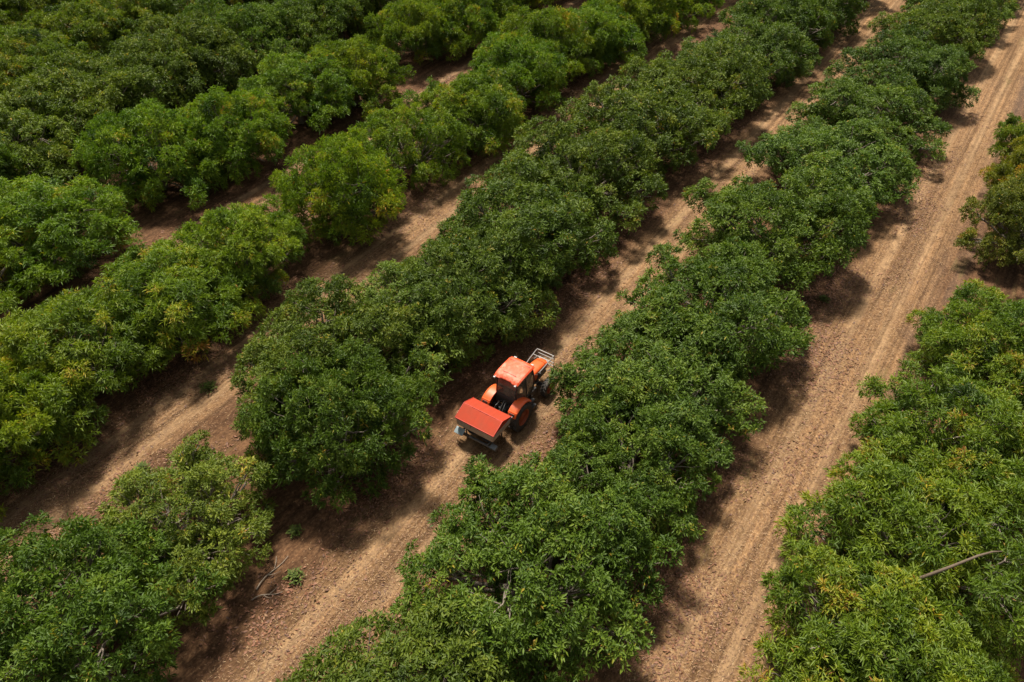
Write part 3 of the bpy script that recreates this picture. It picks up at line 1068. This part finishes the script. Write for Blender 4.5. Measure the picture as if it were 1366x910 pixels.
def pane(name, quad, th, par):
    a, b, c_, d = [Vector(v) for v in quad]
    n = (b - a).cross(d - a).normalized() * th
    q = MB()
    q.loft([[a, b, c_, d], [a + n, b + n, c_ + n, d + n]])
    return q.build(name, M_GLASS, par, smooth=False)


pane('rear_window', [(0.02, -0.42, 1.36), (0.02, 0.42, 1.36), (0.085, 0.42, 2.10), (0.085, -0.42, 2.10)], 0.008, cab)
pane('windshield', [(1.25, -0.41, 1.38), (1.25, 0.41, 1.38), (1.125, 0.42, 2.11), (1.125, -0.42, 2.11)], 0.008, cab)
for s in (-1, 1):
    pane('side_window', [(0.06, s * 0.465, 1.30), (0.58, s * 0.575, 1.10), (0.57, s * 0.54, 2.11), (0.12, s * 0.47, 2.11)], 0.008, cab)
    dr = pane('door', [(0.63, s * 0.575, 0.98), (1.22, s * 0.515, 0.98), (1.12, s * 0.52, 2.11), (0.61, s * 0.54, 2.11)], 0.008, cab)
    hn = MB()
    hn.box((0.70, s * 0.595, 1.12), (0.14, 0.03, 0.03), 0.008)
    hn.build('handle', M_BLACK, dr)
sv = MB()
sv.box((0.42, 0, 1.12), (0.46, 0.46, 0.14), 0.05)
sv.box((0.22, 0, 1.42), (0.13, 0.44, 0.52), 0.05, RY(R(-8)))
sv.build('seat', M_SEAT, cab)
sw = MB()
ring = [(0.96 + 0.08 * math.cos(a), 0.17 * math.sin(a), 1.42 + 0.14 * math.cos(a)) for a in [2 * math.pi * k / 20 for k in range(21)]]
sw.tube(ring, 0.014, 6, caps=False)
sw.tube([(0.96, 0, 1.42), (1.12, 0, 1.15)], 0.025, 8)
sw.build('steering_wheel', M_BLACK, cab)

# roof: a domed slab with a rear notch and a raised front lip
def roof_mesh():
    n = 22
    bm = bmesh.new()
    top, bot = [], []
    for i in range(n + 1):
        rt, rb = [], []
        for j in range(n + 1):
            a, b = 2 * i / n - 1, 2 * j / n - 1
            # square to rounded square
            sx_ = a * (1 - 0.035 * b ** 8)
            sy_ = b * (1 - 0.035 * a ** 8)
            x = 0.62 + 0.64 * sx_
            y = 0.57 * sy_
            if a < -0.65 and abs(b) < 0.55:
                x += 0.05 * min(1, (-0.65 - a) / 0.3) * min(1, (0.55 - abs(b)) / 0.15)
            z = 2.36 - 0.045 * b * b - 0.05 * a * a
            if a > 0.62:
                z += 0.018 * min(1, (a - 0.62) / 0.06) - 0.16 * max(0, a - 0.75)
            if a < -0.7:
                z -= 0.16 * (-0.7 - a)
            edge = max(abs(a), abs(b))
            if edge > 0.985:
                z -= 0.045
            rt.append(bm.verts.new((x, y, z)))
            rb.append(bm.verts.new((x * 0.97 + 0.018, y * 0.96, 2.165 + 0.03 * (1 - edge))))
        top.append(rt)
        bot.append(rb)
    for i in range(n):
        for j in range(n):
            bm.faces.new((top[i][j], top[i + 1][j], top[i + 1][j + 1], top[i][j + 1]))
            bm.faces.new((bot[i][j], bot[i][j + 1], bot[i + 1][j + 1], bot[i + 1][j]))
    for k in range(n):
        for A_, B_, flip in ((top[0], bot[0], 0), (top[n], bot[n], 1)):
            bm.faces.new((A_[k], A_[k + 1], B_[k + 1], B_[k]))
        for j in (0, n):
            bm.faces.new((top[k][j], top[k + 1][j], bot[k + 1][j], bot[k][j]))
    return bm


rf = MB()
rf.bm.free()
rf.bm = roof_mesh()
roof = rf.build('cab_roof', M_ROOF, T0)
gr_ = MB()
gr_.box((1.005, 0, 2.333), (0.018, 0.94, 0.018), 0.005)
gr_.box((0.28, 0, 2.352), (0.014, 0.60, 0.010), 0.003)
gr_.build('roof_seam', M_BLACK, roof)
for s in (-1, 1):
    wl = MB()
    wl.box((-0.08, s * 0.48, 2.20), (0.06, 0.09, 0.07), 0.015)
    wl.tube([(-0.06, s * 0.48, 2.20), (0.02, s * 0.48, 2.21)], 0.012, 6)
    wl.build('work_light', M_CLEAR, roof)
    w2 = MB()
    w2.box((1.29, s * 0.40, 2.20), (0.06, 0.13, 0.07), 0.015)
    w2.build('work_light', M_CLEAR, roof)
    mr = MB()
    mr.tube([(1.20, s * 0.47, 1.75), (1.36, s * 0.66, 1.80)], 0.011, 6)
    mr.box((1.38, s * 0.68, 1.74), (0.035, 0.13, 0.26), 0.012, RZ(s * R(-12)))
    mr.build('mirror', M_BLACK, T0)
sg = MB()
sg.box((1.52, 0.33, 1.58), (0.03, 0.12, 0.24), 0.012)
sg.tube([(1.52, 0.28, 1.30), (1.52, 0.33, 1.50)], 0.012, 6)

# fenders over the rear wheels
for s in (-1, 1):
    f_ = MB()
    arc = [R(k) for k in (133, 124, 114, 104, 93, 82, 70, 58, 46, 36)]
    ro, th = 0.76, 0.035
    cz = 0.60
    ys = (0.44, 0.50, 0.72, 0.80, 0.83, 0.83)
    rings = []
    for a in arc:
        k = 1.0
        o_ = []
        for y, dz in zip(ys, (0.0, 0.0, 0.0, -0.012, -0.035, -0.075)):
            rr = ro * k + dz
            o_.append((rr * math.cos(a), s * y, cz + rr * math.sin(a)))
        for y, dz in zip(ys[::-1], (-0.075, -0.05, -0.042, th * -1, -th, -th)):
            rr = ro * k + dz - 0.008
            o_.append((rr * math.cos(a), s * (y - 0.01), cz + rr * math.sin(a)))
        rings.append(o_)
    f_.loft(rings)
    # flat rear panel that carries the lamp
    ex_, ez = ro * math.cos(R(133)), cz + ro * math.sin(R(133))
    f_.box((ex_ + 0.02, s * 0.635, ez - 0.06), (0.07, 0.38, 0.26), 0.03, RY(R(24)))
    fd = f_.build('fender', M_ORANGE, T0)
    tl = MB()
    tl.box((ex_ - 0.016, s * 0.64, ez - 0.045), (0.035, 0.22, 0.11), 0.012, RY(R(24)))
    tlo = tl.build('tail_light', M_BLACK, fd)
    ln = MB()
    ln.box((ex_ - 0.034, s * 0.61, ez - 0.038), (0.014, 0.11, 0.06), 0.006, RY(R(24)))
    ln.build('lens', M_LENS, fd)

# rear linkage
lk = MB()
for s in (-1, 1):
    lk.tube([(0.05, s * 0.30, 0.52), (-0.55, s * 0.36, 0.50), (-0.72, s * 0.36, 0.50)], 0.032, 8)
    lk.tube([(-0.15, s * 0.24, 1.02), (-0.42, s * 0.34, 0.54)], 0.022, 8)
    lk.tube([(0.0, s * 0.22, 0.98), (-0.18, s * 0.24, 1.04)], 0.035, 8)
lk.tube([(-0.08, 0, 0.88), (-0.72, 0, 0.98)], 0.028, 8)
lk.tube([(-0.15, 0, 0.60), (-0.70, 0, 0.58)], 0.05, 10)
for k, (y0, y1, zt) in enumerate(((-0.12, -0.20, 1.22), (-0.05, -0.08, 1.28), (0.10, 0.16, 1.20))):
    lk.tube([(-0.02, y0, 1.12), (-0.20, y0 * 1.1, zt), (-0.48, y1, 1.16), (-0.68, y1, 0.95)], 0.014, 6)
lk.box((-0.18, 0, 0.72), (0.22, 0.34, 0.30), 0.03)
lk.build('rear_linkage', M_BLACK, T0)

# ------------------------------------------------------------------ spreader carried behind the tractor
M_COVER, nt, p = new_mat('red_mesh_cover')
tc = N(nt, 'ShaderNodeTexCoord')
ch = N(nt, 'ShaderNodeTexChecker')
ch.inputs['Scale'].default_value = 55
nt.links.new(tc.outputs['Object'], ch.inputs[0])
n1 = noise(nt, tc.outputs['Object'], 2.2, 4)
base = mix(nt, ramp(nt, n1, [(0.3, (0, 0, 0)), (0.7, (1, 1, 1))]), (0.33, 0.028, 0.008), (0.26, 0.036, 0.014))
nt.links.new(mix(nt, math_n(nt, 'MULTIPLY', ch.outputs['Fac'], 0.4), base, (0.33, 0.06, 0.03)), p.inputs['Base Color'])
p.inputs['Roughness'].default_value = 0.75
p.inputs['Specular IOR Level'].default_value = 0.2
M_HOPPER = simple('dusty_taupe_steel', (0.44, 0.36, 0.28), 0.6, 0.1, 0.6, (0.28, 0.20, 0.14), 6)
M_FRAME = simple('blue_grey_steel', (0.095, 0.105, 0.11), 0.45, 0.3, 0.5, (0.16, 0.15, 0.13), 7)
M_PANEL = simple('pale_blue_plate', (0.22, 0.28, 0.30), 0.35, 0.1, 0.3, (0.30, 0.34, 0.36), 9)
M_RED = simple('red_cover_hem', (0.40, 0.022, 0.007), 0.6)

S0 = bpy.data.objects.new('fertilizer_spreader', None)
COL.objects.link(S0)
S0.location = at(16.62, -12.40, 0.0)
S0.rotation_euler = (0, 0, ROW_ANGLE)
S0['label'] = 'red covered fertilizer spreader with taupe hopper carried behind the orange tractor'
S0['category'] = 'spreader'
HW = 0.86
hp = MB()
hp.loft([[(-0.58, -HW, 1.17), (0.58, -HW, 1.17), (0.58, HW, 1.17), (-0.58, HW, 1.17)],
         [(-0.59, -HW, 0.95), (0.59, -HW, 0.95), (0.59, HW, 0.95), (-0.59, HW, 0.95)],
         [(-0.58, -HW + 0.02, 0.80), (0.58, -HW + 0.02, 0.80), (0.58, HW - 0.02, 0.80), (-0.58, HW - 0.02, 0.80)],
         [(-0.16, -0.60, 0.52), (0.16, -0.60, 0.52), (0.16, 0.60, 0.52), (-0.16, 0.60, 0.52)]])
hp.build('hopper', M_HOPPER, S0, smooth=False)
rm = MB()
for s in (-1, 1):
    rm.box((s * 0.595, 0, 1.165), (0.035, HW * 2 + 0.06, 0.05), 0.01)
    rm.box((0, s * (HW + 0.015), 1.162), (1.14, 0.035, 0.044), 0.01)
rm.build('hopper_rim', M_HOPPER, S0)
cv = MB()
cvp = [(-0.612, 1.175), (-0.618, 1.205), (-0.06, 1.47), (0.0, 1.485), (0.06, 1.465), (0.60, 1.225), (0.61, 1.18)]
n_y = 16
rings = []
for k in range(n_y + 1):
    y = -HW - 0.03 + (2 * HW + 0.06) * k / n_y
    sag = 0.018 * math.sin(math.pi * k / n_y) * (1 + 0.4 * math.sin(k * 2.3))
    rings.append([(x, y, z - (sag if 1.22 < z else 0)) for x, z in cvp])
cv.loft(rings)
cover = cv.build('cover', M_COVER, S0, smooth=False)
hm = MB()
hm.box((-0.624, 0, 1.19), (0.02, HW * 2 + 0.08, 0.055), 0.006)
for s in (-1, 1):
    hm.tube([(-0.62, s * (HW + 0.035), 1.20), (-0.03, s * (HW + 0.035), 1.482), (0.02, s * (HW + 0.035), 1.482), (0.61, s * (HW + 0.035), 1.22)], 0.014, 6)
hm.tube([(-0.02, -HW - 0.03, 1.47), (-0.02, HW + 0.03, 1.47)], 0.014, 6)
hm.build('hem', M_RED, cover)
rd = MB()
rd.tube([(0.64, -HW - 0.05, 1.17), (0.0, -HW - 0.055, 1.10), (-0.5, -HW - 0.05, 1.12)], 0.012, 6)
rd.build('cover_rod', M_STEEL, S0)
fm = MB()
fm.box((-0.60, 0, 0.46), (0.07, 1.88, 0.07), 0.012)
fm.box((0.52, 0, 0.56), (0.08, 1.20, 0.08), 0.012)
for s in (-1, 1):
    fm.box((-0.04, s * 0.62, 0.54), (1.14, 0.06, 0.06), 0.012)
    fm.box((0.50, s * 0.40, 0.80), (0.06, 0.08, 0.62), 0.012)
    fm.box((-0.36, s * 0.62, 0.70), (0.05, 0.05, 0.36), 0.01)
    fm.tube([(-0.3, s * 0.62, 0.52), (-0.3, s * 0.62, 0.06)], 0.03, 8)
    fm.tube([(0.42, s * 0.55, 0.52), (0.42, s * 0.55, 0.06)], 0.03, 8)
fm.box((-0.52, 0, 0.36), (0.04, 1.70, 0.12), 0.01)
fm.build('carrying_frame', M_FRAME, S0)
for s in (-1, 1):
    dk = MB()
    ring1 = [(0.0 + 0.30 * math.cos(2 * math.pi * k / 28) - 0.12, s * 0.34 + 0.30 * math.sin(2 * math.pi * k / 28), 0.40) for k in range(28)]
    ring2 = [(x, y, 0.415) for x, y, z in ring1]
    dk.loft([ring1, ring2])
    for k in range(4):
        a = math.pi / 2 * k + 0.3
        dk.box((-0.12 + 0.16 * math.cos(a), s * 0.34 + 0.16 * math.sin(a), 0.436), (0.24, 0.012, 0.04), 0.003, RZ(a))
    dk.tube([(-0.12, s * 0.34, 0.38), (-0.12, s * 0.34, 0.54)], 0.05, 10)
    dk.build('spreading_disc', M_FRAME, S0)
pl = MB()
pl.box((-0.66, 0.68, 0.58), (0.27, 0.40, 0.025), 0.006, RY(R(-32)))
pl.build('warning_plate', M_PANEL, S0)
p2 = MB()
p2.box((-0.62, 0.42, 0.50), (0.06, 0.28, 0.16), 0.02)
p2.build('lamp_bracket', M_BLACK, S0)
p3 = MB()
p3.box((-0.56, -0.86, 0.50), (0.22, 0.28, 0.16), 0.03, RY(R(-20)))
p3.build('side_deflector', M_FRAME, S0)
bolt = MB()
bolt.tube([(-0.60, 0.18, 1.05), (-0.64, 0.18, 1.05)], 0.03, 10)
bolt.build('latch', M_STEEL, S0)
sg.build('intake_cap', M_BLACK, T0)
